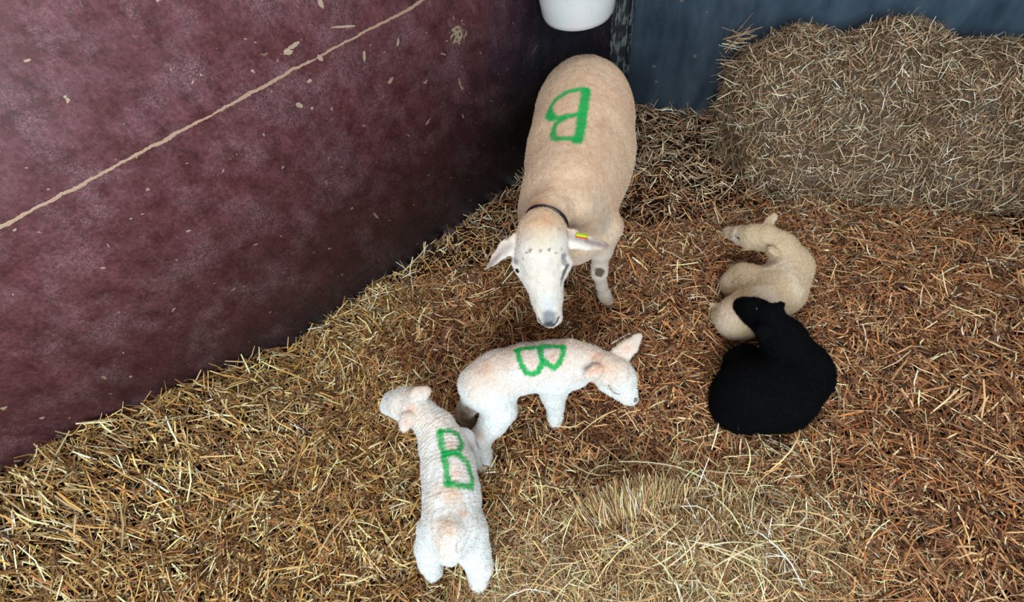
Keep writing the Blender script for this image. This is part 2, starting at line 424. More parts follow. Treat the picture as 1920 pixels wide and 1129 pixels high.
# hay mound near the camera with a tuft standing up
def hay_mound():
    parts = []
    n = 15000
    x = HM[0] + .12 + rng.normal(0, 0.27, n); y = HM[1] - .06 + rng.normal(0, 0.15, n)
    x = np.concatenate([x, P(1010, 1100)[0] + rng.normal(0, .12, 2500)]); y = np.concatenate([y, P(1010, 1100)[1] + rng.normal(0, .06, 2500)]); n = len(x)
    z = relief(x, y) + rng.uniform(0.012, 0.036, n)
    th = rng.uniform(0, 2 * np.pi, n); ph = rng.normal(0.1, 0.32, n)
    D = np.stack([np.cos(th) * np.cos(ph), np.sin(th) * np.cos(ph), np.sin(ph)], 1)
    L = rng.uniform(0.03, 0.11, n); W = rng.uniform(0.0010, 0.0028, n)
    N = np.tile(Z, (n, 1)) + rng.normal(0, 0.5, (n, 3))
    parts.append(strands(np.stack([x, y, z + np.abs(D[:, 2]) * L * .45], 1), D, N, L, W, rng.normal(0, 0.5, (n, 2)), pick(PAL_HAY, n), 3))
    def tuft(c, n, rx, ry, lean, Lr, spread):
        x = c[0] + rng.normal(0, rx, n); y = c[1] + rng.normal(0, ry, n)
        z = relief(x, y)
        D = np.stack([(x - c[0]) * spread + rng.normal(0, .16, n), lean + rng.normal(0, .14, n), np.ones(n)], 1)
        D /= np.linalg.norm(D, axis=1, keepdims=True); L = rng.uniform(*Lr, n)
        Pt = np.stack([x, y, z], 1) + D * (L * 0.5)[:, None]
        parts.append(strands(Pt, D, rng.normal(0, 1, (n, 3)), L, rng.uniform(0.0014, 0.0030, n), rng.normal(0, 0.22, (n, 2)), pick(PAL_HAY * 1.25, n), 3))
    tuft(P(1185, 988), 700, 0.060, 0.012, 0.75, (0.08, 0.17), 3.0)
    tuft(P(1290, 990), 500, 0.06, 0.03, 0.5, (0.04, 0.09), 3)
    tuft(P(1345, 1010), 350, 0.05, 0.03, 0.5, (0.04, 0.08), 3)
    k = 260; x = HM[0] + .1 + rng.normal(0, .26, k); y = HM[1] - .06 + rng.normal(0, .14, k); th = rng.uniform(0, 6.3, k)
    parts.append(strands(np.stack([x, y, relief(x, y) + rng.uniform(.04, .06, k)], 1), np.stack([np.cos(th), np.sin(th), rng.normal(0, .1, k)], 1), np.tile(Z, (k, 1)), rng.uniform(.10, .22, k), rng.uniform(.0016, .0045, k), rng.normal(0, .5, (k, 2)), pick(PAL_HAY[[0, 2, 6]] * 1.15, k), 4))
    V, F, C = join(parts)
    tag(mesh_np('hay_mound', V, F, STRAW, C), 'tangled mound of fine pale hay with an upright tuft', 'hay', kind='stuff')
hay_mound()

# ------------------------------------------------------------------ distance-field modelling for the animals
class Field:
    def __init__(s, lo, hi, h):
        s.h = h; s.lo = np.array(lo, float) - 3 * h
        s.n = np.ceil((np.array(hi) + 3 * h - s.lo) / h).astype(int) + 1
        s.f = np.full(s.n, 0.08, np.float32)
    def _sl(s, lo, hi):
        a = np.clip(np.floor((lo - s.lo) / s.h).astype(int), 0, s.n); b = np.clip(np.ceil((hi - s.lo) / s.h).astype(int) + 1, 0, s.n)
        sl = tuple(slice(a[i], b[i]) for i in range(3))
        g = [((np.arange(a[i], b[i]) * s.h + s.lo[i]).astype(np.float32)) for i in range(3)]
        return sl, g[0][:, None, None], g[1][None, :, None], g[2][None, None, :]
    def _put(s, sl, d, k, sub=False):
        f = s.f[sl]
        if sub:
            s.f[sl] = np.maximum(f, -d); return
        if k > 0:
            hh = np.clip(0.5 + 0.5 * (f - d) / k, 0, 1)
            s.f[sl] = f + (d - f) * hh - k * hh * (1 - hh)
        else: s.f[sl] = np.minimum(f, d)
    def cone(s, a, b, ra, rb, k=0.02, sub=False):
        a = np.array(a, float); b = np.array(b, float); r = max(ra, rb) + k + 4 * s.h + 0.012
        sl, X, Y, Zz = s._sl(np.minimum(a, b) - r, np.maximum(a, b) + r)
        ba = b - a; L2 = max(ba @ ba, 1e-9)
        t = np.clip(((X - a[0]) * ba[0] + (Y - a[1]) * ba[1] + (Zz - a[2]) * ba[2]) / L2, 0, 1)
        d = np.sqrt((X - a[0] - t * ba[0]) ** 2 + (Y - a[1] - t * ba[1]) ** 2 + (Zz - a[2] - t * ba[2]) ** 2) - (ra + (rb - ra) * t)
        s._put(sl, d, k, sub)
    def chain(s, pts, k=0.02):
        for (a, ra), (b, rb) in zip(pts[:-1], pts[1:]): s.cone(a, b, ra, rb, k)
    def ell(s, c, ax, rad, k=0.02, sub=False):
        """ax: rows are unit axes"""
        c = np.array(c, float); rad = np.array(rad, float); r = rad.max() + k + 4 * s.h + 0.012
        sl, X, Y, Zz = s._sl(c - r, c + r)
        q0 = q1 = 0
        for i in range(3):
            p = (X - c[0]) * ax[i][0] + (Y - c[1]) * ax[i][1] + (Zz - c[2]) * ax[i][2]
            q0 = q0 + (p / rad[i]) ** 2; q1 = q1 + (p / rad[i] ** 2) ** 2
        k0 = np.sqrt(q0); k1 = np.sqrt(q1) + 1e-9
        s._put(sl, k0 * (k0 - 1) / k1, k, sub)
    def leaf(s, a, b, nrm, width, thick, k=0.008):
        a = np.array(a, float); b = np.array(b, float); u = unit(b - a); n = unit(nrm - u * (np.array(nrm) @ u)); v = np.cross(n, u)
        s.ell((a + b) / 2, [u, v, n], [np.linalg.norm(b - a) / 2, width / 2, thick / 2], k)
    def blade(s, pts, nrm, ratio=2.5, k=0.01):
        """flattened tapering chain, for ears"""
        for (a, ra), (b, rb) in zip(pts[:-1], pts[1:]):
            a = np.array(a, float); b = np.array(b, float); r = max(ra, rb) + k + 4 * s.h + .012
            n = unit(nrm - unit(b - a) * (np.array(nrm) @ unit(b - a)))
            sl, X, Y, Zz = s._sl(np.minimum(a, b) - r, np.maximum(a, b) + r)
            ba = b - a; L2 = ba @ ba; px, py, pz = X - a[0], Y - a[1], Zz - a[2]
            t = np.clip((px * ba[0] + py * ba[1] + pz * ba[2]) / L2, 0, 1)
            qx, qy, qz = px - t * ba[0], py - t * ba[1], pz - t * ba[2]; qn = (qx * n[0] + qy * n[1] + qz * n[2])
            d = np.sqrt(qx ** 2 + qy ** 2 + qz ** 2 + qn ** 2 * (ratio ** 2 - 1)) - (ra + (rb - ra) * t)
            s._put(sl, d * .6, k)
    def mesh(s):
        f = s.f; ins = f < 0
        c = [ins[i:ins.shape[0] - 1 + i, j:ins.shape[1] - 1 + j, l:ins.shape[2] - 1 + l] for i in (0, 1) for j in (0, 1) for l in (0, 1)]
        sm_ = sum(x.astype(np.int8) for x in c); act = (sm_ > 0) & (sm_ < 8)
        I = np.argwhere(act); vid = np.full(act.shape, -1, np.int64); vid[act] = np.arange(len(I))
        corners = [(i, j, l) for i in (0, 1) for j in (0, 1) for l in (0, 1)]
        vals = np.stack([f[I[:, 0] + a, I[:, 1] + b, I[:, 2] + d] for a, b, d in corners], 1)
        acc = np.zeros((len(I), 3)); cnt = np.zeros(len(I))
        for p in range(8):
            for q in range(p + 1, 8):
                cp, cq = np.array(corners[p]), np.array(corners[q])
                if abs(cp - cq).sum() != 1: continue
                vp, vq = vals[:, p], vals[:, q]; x = (vp < 0) != (vq < 0)
                t = np.where(x, vp / np.where(x, vp - vq, 1), 0)
                acc += np.where(x[:, None], cp + (cq - cp) * t[:, None], 0); cnt += x
        V = (I + acc / cnt[:, None]) * s.h + s.lo
        Fs = []
        for ax in range(3):
            o1, o2 = [(1, 2), (2, 0), (0, 1)][ax]
            sa = [slice(None)] * 3; sb = [slice(None)] * 3; sa[ax] = slice(0, -1); sb[ax] = slice(1, None)
            A = ins[tuple(sa)]; B = ins[tuple(sb)]
            for flag, sel in ((True, A & ~B), (False, ~A & B)):
                E = np.argwhere(sel)
                E = E[(E[:, o1] > 0) & (E[:, o2] > 0) & (E[:, o1] < f.shape[o1] - 1) & (E[:, o2] < f.shape[o2] - 1)]
                e1 = np.zeros(3, int); e1[o1] = 1; e2 = np.zeros(3, int); e2[o2] = 1
                q = [E - e1 - e2, E - e2, E, E - e1]
                q = np.stack([vid[x[:, 0], x[:, 1], x[:, 2]] for x in q], 1)
                Fs.append(q if flag else q[:, ::-1])
        F = np.concatenate(Fs); F = F[(F >= 0).all(1)]
        # keep the largest connected shell
        return V, F

def normals(V, F):
    fn = np.cross(V[F[:, 2]] - V[F[:, 0]], V[F[:, 3]] - V[F[:, 1]])
    N = np.zeros_like(V)
    for i in range(4): np.add.at(N, F[:, i], fn)
    return N / (np.linalg.norm(N, axis=1, keepdims=True) + 1e-12)
def relax(V, F, it=2, lam=0.5):
    for _ in range(it):
        S = np.zeros_like(V); c = np.zeros(len(V))
        for i in range(4):
            a, b = F[:, i], F[:, (i + 1) % 4]
            np.add.at(S, a, V[b]); np.add.at(c, a, 1); np.add.at(S, b, V[a]); np.add.at(c, b, 1)
        V = V + lam * (S / np.maximum(c, 1)[:, None] - V)
    return V

class Coat:
    """a body surface with colours worked out vertex by vertex"""
    def __init__(s, field, base, relaxit=2):
        s.V, s.F = field.mesh(); s.V = relax(s.V, s.F, relaxit); s.N = normals(s.V, s.F)
        s.C = np.tile(lin(base), (len(s.V), 1)); s.bvh = BVHTree.FromPolygons([tuple(v) for v in s.V], [tuple(int(i) for i in f) for f in s.F])
    def hit(s, x, y):
        d = ray(x, y); h = s.bvh.ray_cast(Vector(CP), Vector(d))
        return None if h[0] is None else np.array(h[0])
    def near(s, p):
        h = s.bvh.find_nearest(Vector(p)); return np.array(h[0]), np.array(h[1])
    def blob(s, c, r, col, a=0.6, soft=1.0, wob=0.3):
        if len(c) == 2: c = s.hit(*c)
        if c is None: return
        d = np.linalg.norm(s.V - c, axis=1) / r + wob * 0.5 * vnoise(s.V, 3.2 / r, 5)
        w_ = a * sm(1.0, 1 - soft, d)
        s.C = s.C * (1 - w_[:, None]) + lin(col) * w_[:, None]
    def blend(s, w_, col):
        w_ = np.clip(w_, 0, 1); s.C = s.C * (1 - w_[:, None]) + lin(col) * w_[:, None]
    def stroke(s, pts, width, col, a=0.95, soft=0.5, grain=0.25, gs=220):
        q = [s.hit(*p) for p in pts]; q = [x for x in q if x is not None]
        d = np.full(len(s.V), 9.0)
        for u, v in zip(q[:-1], q[1:]):
            ba = v - u; L2 = max(ba @ ba, 1e-9); t = np.clip((s.V - u) @ ba / L2, 0, 1)
            d = np.minimum(d, np.linalg.norm(s.V - u - t[:, None] * ba, axis=1))
        d = d + grain * width / 2 * vnoise(s.V, gs, 8)
        s.blend(a * sm(width / 2 * (1 + soft), width / 2 * (1 - soft), d), col)
    def push(s, amt):
        s.V = s.V + s.N * np.asarray(amt)[:, None]
    def hairs(s, n, L, W, lay, up=0.6, rnd=0.4, mask=None, jit=0.08):
        fn = np.cross(s.V[s.F[:, 2]] - s.V[s.F[:, 0]], s.V[s.F[:, 3]] - s.V[s.F[:, 1]]); ar = np.linalg.norm(fn, axis=1)
        f = rng.choice(len(s.F), n, p=ar / ar.sum()); q = s.F[f]
        w_ = rng.dirichlet([1, 1, 1, 1], n)
        p = (s.V[q] * w_[:, :, None]).sum(1); c = (s.C[q] * w_[:, :, None]).sum(1); nn = (s.N[q] * w_[:, :, None]).sum(1)
        ld = lay(p) if callable(lay) else np.tile(lay, (n, 1))
        D = nn * up + ld * (1 - up) + rng.normal(0, rnd, (n, 3)) * 0.6
        D /= np.linalg.norm(D, axis=1, keepdims=True)
        # never into the skin
        dn = (D * nn).sum(1); D += nn * np.maximum(0.15 - dn, 0)[:, None]
        ln = rng.uniform(*L, n) * (mask(p) if mask else 1)
        sd = np.cross(D, rng.normal(0, 1, (n, 3))); sd /= np.linalg.norm(sd, axis=1, keepdims=True); sd *= W / 2
        A = p - nn * 0.0008 - sd; B = p - nn * 0.0008 + sd; T = p + D * ln[:, None]
        V = np.stack([A, B, T], 1).reshape(-1, 3); F = np.arange(3 * n).reshape(-1, 3)
        c = c * (1 + jit * rng.standard_normal((n, 1)))
        s.HV, s.HF, s.HC = V, F, np.clip(np.repeat(c, 3, 0), 0, 0.95)
    def build(s, name, mat, loc):
        V = np.concatenate([s.V, s.HV]); C = np.concatenate([s.C, s.HC]); F = [s.F, s.HF + len(s.V)]
        smf = np.concatenate([np.ones(len(s.F), bool), np.zeros(len(s.HF), bool)])
        return mesh_np(name, V, F, mat, C, smooth=smf, loc=np.array(loc))

def ball(name, c, r, mat, parent, sc3=(1, 1, 1), axes=None, nu=16, nv=10):
    V = []; F = []
    A = np.eye(3) if axes is None else np.array(axes)
    for i in range(nv + 1):
        t = math.pi * i / nv
        for j in range(nu):
            p = 2 * math.pi * j / nu
            q = np.array([math.sin(t) * math.cos(p) * sc3[0], math.sin(t) * math.sin(p) * sc3[1], math.cos(t) * sc3[2]]) * r
            V.append(c + q @ A)
    for i in range(nv):
        for j in range(nu):
            a = i * nu + j; b = i * nu + (j + 1) % nu
            F.append([a, a + nu, b + nu, b])
    o = mesh_np(name, np.array(V) - np.array(parent.location), np.array(F), mat, smooth=True, parent=parent)
    return o
def tube_np(pts, r, nu=10, closed=False):
    pts = [np.array(p, float) for p in pts]; n = len(pts); V = []; F = []
    for i, p in enumerate(pts):
        a = pts[(i + 1) % n] if (closed or i < n - 1) else p; b = pts[(i - 1) % n] if (closed or i > 0) else p
        t = unit(a - b); u = unit(np.cross(t, [0.31, 0.2, 0.93])); v = np.cross(t, u)
        rr = r[i] if hasattr(r, '__len__') else r
        for j in range(nu):
            an = 2 * math.pi * j / nu; V.append(p + (u * math.cos(an) + v * math.sin(an)) * rr)
    for i in range(n if closed else n - 1):
        for j in range(nu):
            k = (i + 1) % n; F.append([i * nu + j, i * nu + (j + 1) % nu, k * nu + (j + 1) % nu, k * nu + j])
    return np.array(V), np.array(F)

M_EYE = plain('wet_eye', (18, 14, 12), 0.12, 0.6)
M_HOOF = plain('hoof_horn', (96, 78, 60), 0.6, 0.3)
M_BLACKRUB = plain('black_rubber', (16, 16, 20), 0.35, 0.5)
GREEN = (0, 176, 84)
def hoof(c, fwd, parent, r=0.02):
    """a cloven hoof: two toes side by side"""
    fwd = unit(fwd * np.array([1, 1, 0])); s_ = np.array([fwd[1], -fwd[0], 0]); V = []; F = []; o = 0
    for sg in (-1, 1):
        q = []
        for z, k in ((0.0, 1.0), (0.5, 0.95), (1.25, 0.72)):
            for u, v in ((-1.0, -0.42), (0.3, -0.5), (1.25, -0.12), (1.25, 0.12), (0.3, 0.5), (-1.0, 0.42)):
                q.append(c + fwd * u * r * k + s_ * (v * r * 0.9 + sg * 0.48 * r) * k + Z * z * r)
        V += q
        for a in (0, 1):
            for j in range(6):
                F.append([o + a * 6 + j, o + a * 6 + (j + 1) % 6, o + (a + 1) * 6 + (j + 1) % 6, o + (a + 1) * 6 + j])
        F.append([o + 12, o + 13, o + 14, o + 15]); F.append([o + 12, o + 15, o + 16, o + 17]); F.append([o + 3, o + 2, o + 1, o]); F.append([o + 5, o + 4, o + 3, o])
        o += 18
    return mesh_np('hoof', np.array(V) - np.array(parent.location), np.array(F), M_HOOF, parent=parent)

# ------------------------------------------------------------------ the ewe
def ewe():
    ch = P(1064, 392, .44); ru = P(1097, 204, .46); fw = unit((ch - ru) * [1, 1, 0]); sd = np.array([fw[1], -fw[0], 0])   # sd: its right, image left
    if (sd @ Rt) > 0: sd = -sd
    ax = [fw, sd, Z]
    f = Field(P(940, 640, .3) * [1, 1, 0] + [-.12, -.1, 0.0], [ru[0] + .35, ru[1] + .36, .74], 0.0043)
    be = P(1093, 285, .42)
    f.ell(be + sd * .010, ax, [.40, .216, .225], .05)
    f.ell(ru + sd * .008, ax, [.235, .192, .19], .06)
    f.ell(ch + sd * .008, ax, [.21, .170, .195], .06)
    f.ell(P(1075, 345, .47), ax, [.22, .16, .175], .05)
    # withers, brisket
    f.cone(P(1064, 345, .56), P(1056, 378, .56), .085, .082, .05)
    f.cone(P(1078, 430, .40), P(1085, 440, .34), .11, .085, .05)
    # neck and head
    f.chain([(P(1050, 388, .54), .095), (P(1032, 402, .59), .066), (P(1020, 422, .625), .056)], .025)
    f.chain([(P(1017, 440, .615), .074), (P(1014, 472, .585), .074), (P(1017, 512, .535), .062), (P(1025, 557, .478), .0465), (P(1030, 590, .440), .041)], .02)
    f.cone(P(1018, 520, .49), P(1026, 570, .44), .045, .034, .02)       # jaw
    for x, y in ((970, 492), (1060, 494)): f.cone(P(x, y, .565), P(x + (6 if x < 1000 else -3), y + 18, .545), .020, .014, .02)
    # ears
    up = unit(CP - P(1010, 460, .6))
    f.blade([(P(1048, 438, .608), .024), (P(1075, 448, .60), .026), (P(1100, 455, .592), .019), (P(1126, 460, .582), .012), (P(1141, 462, .574), .007)], up + Z * .2, 2.4)
    f.blade([(P(970, 452, .608), .026), (P(950, 465, .598), .025), (P(930, 484, .582), .016), (P(911, 505, .565), .007)], up + Z * .2, 2.4)
    # fore legs
    LF = [(P(1128, 430, .40), .075), (P(1128, 468, .31), .040), (P(1125, 497, .235), .0265), (P(1124, 512, .205), .0275), (P(1128, 535, .13), .018), (P(1133, 553, .075), .0225), (P(1140, 566, .03), .021)]
    f.chain(LF, .02)
    o2 = sd * 0.20 + fw * (-.02)
    f.chain([(p + o2, r) for p, r in LF], .02)
    # hind legs
    hl = []
    for s_ in (-1, 1):
        b = ru + sd * .095 * s_
        q = [(b + fw * .0 + Z * -.08, .11), (b + fw * .04 + Z * -.20, .07), (b - fw * .09 + Z * -.27, .038), (b - fw * .08 + Z * -.40, .022), (b - fw * .04 + Z * -.445, .022)]
        f.chain(q, .03); hl.append(q[-1][0])
    # stumpy tail behind
    f.cone(ru - fw * .22 + Z * .06, ru - fw * .26 - Z * .08, .035, .028, .03)
    # nostrils carved
    for a, b in (((1013, 597), (1019, 606)), ((1046, 597), (1040, 606))):
        f.cone(P(*a, .435), P(*b, .43), .004, .003, 0, sub=False)
    c = Coat(f, (226, 196, 166), 2)
    V = c.V
    rump_d = np.linalg.norm(V - P(1070, 190, .6), axis=1)
    n1 = vnoise(V, 9, 1); n2 = vnoise(V, 26, 2); n3 = vnoise(V, 70, 3)
    n4 = vnoise(V * [1, 1, .6], 130, 14); c.push(0.0022 * n2 + 0.0014 * n3 + .0007 * n4 + 0.004 * n1 * sm(.3, .5, V[:, 2]))
    c.blend(.30 * sm(0, .8, n4), (190, 160, 132)); c.blend(.30 * sm(0, .8, -n4), (246, 226, 202)); c.blend(.25 * sm(.1, .8, n3), (196, 168, 146))
    # colour: shorn cream with tan stains on the back, whiter flanks and legs
    c.blend(0.42 * sm(-0.1, 0.8, n1 + 0.4 * n2), (214, 176, 146))
    c.blend(0.35 * sm(0.1, 0.9, vnoise(V, 60, 6) + .3 * n2), (236, 214, 190))
    c.blend(sm(.46, .30, V[:, 2]) * .8, (214, 204, 192))
    for p, r, k, a in (((1060, 215), .09, (218, 176, 146), .5), ((1130, 235), .05, (196, 148, 122), .5), ((1095, 150), .10, (214, 180, 150), .5),
                       ((1000, 385), .07, (214, 168, 128), .7), ((1020, 412), .06, (214, 168, 128), .7), ((1090, 345), .07, (212, 176, 140), .5), ((1120, 380), .08, (190, 176, 160), .6),
                       ((1135, 420), .07, (196, 186, 172), .7), ((1050, 330), .06, (234, 204, 172), .6), ((1085, 325), .05, (240, 212, 180), .6), ((1095, 385), .05, (236, 214, 186), .5)):
        c.blob(p, r, k, a)
    # head is short haired and white
    hd = c.hit(1016, 510)
    tt = ((V - P(1017, 436, .615)) @ unit(P(1030, 590, .44) - P(1017, 430, .62)))
    nearhead = sm(.19, .12, np.linalg.norm(V - (P(1017, 430, .62) + np.clip(tt, 0, .3)[:, None] * unit(P(1030, 590, .44) - P(1017, 430, .62))), axis=1)) * sm(-.03, .04, tt)
    c.blend(nearhead * .9, (240, 235, 226))
    c.blob((1015, 450), .06, (218, 200, 170), .6); c.blend(.3 * nearhead * sm(0, .8, vnoise(V, 120, 12)), (206, 192, 168))
    c.blob((1028, 570), .05, (206, 216, 224), .6)
    c.blob((1030, 596), .034, (120, 130, 142), .85, .6)
    c.blob((1030, 610), .024, (46, 50, 58), .92, .6)
    for p, r in (((1055, 481), .019), ((1058, 492), .014), ((967, 490), .016)): c.blob(p, r, (134, 128, 142), .8, .6)
    for p in ((988, 474), (1013, 470), (1029, 468), (1041, 475), (1050, 429), (952, 447), (981, 485), (1052, 466), (994, 470)): c.blob(p, rng.uniform(.005, .009), (92, 80, 68), rng.uniform(.5, .9), .8, .9)
    # eye slits, tear lines, nostrils and mouth
    c.stroke([(966, 511), (975, 525), (988, 540)], .010, (48, 42, 46), .92, .5, .2)
    c.stroke([(1064, 497), (1058, 508), (1053, 522)], .012, (48, 42, 46), .92, .5, .2)
    c.stroke([(1053, 522), (1050, 534)], .010, (130, 120, 130), .75, .6)
    c.stroke([(1009, 597), (1014, 605), (1021, 611)], .008, (24, 24, 30), .95, .3, .1)
    c.stroke([(1048, 595), (1044, 604), (1037, 611)], .008, (24, 24, 30), .95, .3, .1)
    # grey gradient of the ear backs
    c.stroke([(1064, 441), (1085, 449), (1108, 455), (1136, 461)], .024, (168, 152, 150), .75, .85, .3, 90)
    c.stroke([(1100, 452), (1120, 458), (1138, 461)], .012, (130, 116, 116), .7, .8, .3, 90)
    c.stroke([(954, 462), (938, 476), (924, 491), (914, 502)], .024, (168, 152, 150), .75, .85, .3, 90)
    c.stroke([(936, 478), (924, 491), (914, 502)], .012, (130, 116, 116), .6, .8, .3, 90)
    # dark knee patch, soiled fetlock
    c.blob((1124, 511), .026, (72, 58, 44), .92, .4)
    c.blob(LF[-2][0], .04, (176, 150, 122), .6); c.blob(LF[-1][0], .04, (140, 100, 72), .8)
    # green letter sprayed on the back (read from the tail end)
    z2 = lambda L: [(960 + u / 3.764, v / 3.764) for u, v in L]
    W = .032
    c.stroke(z2([(522, 645), (512, 720), (500, 790), (490, 880), (472, 960), (458, 1000)]), W * 1.15, GREEN, .97, .35)
    c.stroke(z2([(525, 640), (450, 640), (375, 662), (315, 705), (272, 765), (258, 815), (285, 835), (350, 832), (430, 815), (490, 808)]), W * .82, GREEN, .93, .45)
    c.stroke(z2([(360, 840), (310, 870), (285, 925), (292, 970), (340, 985), (410, 978), (470, 985)]), W * .85, GREEN, .93, .45)
    c.stroke(z2([(262, 800), (275, 825)]), W * 1.2, GREEN, .95, .4)
    def lay(p):
        d = np.tile(-fw * .6 - Z * .5, (len(p), 1)); return d
    def msk(p):
        a = np.ones(len(p)); t2 = ((p - P(1017, 430, .62)) @ unit(P(1030, 590, .44) - P(1017, 430, .62)))
        a[t2 > 0.02] = .7; return a
    c.hairs(200000, (.003, .0072), .0011, lay, .55, .35, msk, .15)
    base = (ch + ru) / 2 * [1, 1, 0]
    o = c.build('ewe', WOOL, base)
    tag(o, 'large shorn cream ewe with a green letter B on her back, sniffing down', 'sheep')
    # eyes
    for (x, y), z in (((969, 508), 0), ((1062, 501), 0)):
        h = c.hit(x, y)
        if h is not None:
            nn = c.near(h)[1]
            ball('eye', h - nn * .0085, .0105, M_EYE, o)
    # collar round the neck
    a0 = P(1023, 421, .60); nd = unit(unit(P(1018, 425, .625) - P(1040, 396, .57)) - Z * .38)
    u = unit(np.cross(nd, Z)); v = np.cross(u, nd); ring = []
    for k in range(40):
        an = 2 * math.pi * k / 40; dd = u * math.cos(an) + v * math.sin(an)
        h = c.bvh.ray_cast(Vector(a0 + dd * .25), Vector(-dd)); q = np.array(h[0]) if h[0] is not None else a0 + dd * .09
        ring.append(min(np.linalg.norm(q - a0), .074))
    ring = np.array(ring); ring = np.convolve(np.r_[ring[-3:], ring, ring[:3]], np.ones(7) / 7, 'valid') + .003
    pts = [a0 + (u * math.cos(2 * math.pi * k / 40) + v * math.sin(2 * math.pi * k / 40)) * ring[k] for k in range(40)]
    Vc, Fc = tube_np(pts, .0052, 8, True)
    cl = mesh_np('collar', Vc - base, Fc, M_BLACKRUB, smooth=True, parent=o); cl['label'] = 'thin black collar'
    # ear tag clipped through the ear
    e0 = c.hit(1091, 445)
    if e0 is None: e0 = P(1091, 445, .6)
    tgu = unit(Rt * .98 - Up * .18); tgn = unit(up + Up * .9)
    e0 = P(1091, 443, .612)
    tgv = np.cross(tgn, tgu)
    def plate(name, colr, off, lu, lv, lab, par=None):
        Vb, Fb = box_mesh(e0 - tgu * lu / 2 - tgv * lv / 2 + tgn * off, tgu, tgv, tgn, lu, lv, .0018)
        q = mesh_np(name, Vb - base, Fb, plain(name + '_plastic', colr, .4, .4), parent=par or o)
        b = q.modifiers.new('b', 'BEVEL'); b.width = .0008; q['label'] = lab; return q
    tg = plate('ear_tag', (190, 214, 40), .003, .036, .015, 'yellow-green plastic ear tag')
    plate('ear_tag_backing', (222, 84, 40), -.001, .038, .019, 'orange-red plastic backing of the ear tag', tg)
    hoof(LF[-1][0] * [1, 1, 0] + Z * .004 + fw * .006, fw, o, .024); hoof((LF[-1][0] + o2) * [1, 1, 0] + Z * .004, fw, o, .024)
    for h in hl: hoof(h * [1, 1, 0] + Z * .004, fw, o, .024)
    return c
EW = ewe()

# ------------------------------------------------------------------ the lambs
def lamb_coat(c, spine, top_shade=(224, 186, 152), white=(244, 240, 234), wrinkle=None, topz=.30):
    V = c.V; n1 = vnoise(V, 22, 1); n2 = vnoise(V, 75, 2); n3 = vnoise(V, 170, 3)
    c.push(0.0016 * n2 + 0.0013 * n3 + .0015 * n1)
    if wrinkle is not None:
        for (a, b, r, per, amp) in wrinkle:
            a, b = np.array(a), np.array(b); u = unit(b - a); t = (V - a) @ u; L = np.linalg.norm(b - a)
            d = np.linalg.norm(V - a - np.clip(t, 0, L)[:, None] * u, axis=1)
            w_ = sm(r, r * .6, d) * sm(-.01, .01, t) * sm(L + .01, L - .01, t)
            c.push(amp * (.95 + .6 * n1) * np.sin((t + .011 * n1 + .004 * vnoise(V, 45, 31)) * 2 * np.pi / per) * w_)
    # upward-facing back toned tan: its warm, dim shading is put into the colour
    c.blend(.62 * sm(topz - .035, topz + .07, c.V[:, 2] + .03 * n1), top_shade)
    c.blend(.30 * sm(.1, .8, n1), (246, 240, 232)); c.blend(.28 * sm(.0, .8, vnoise(c.V, 110, 21)), (222, 196, 172))

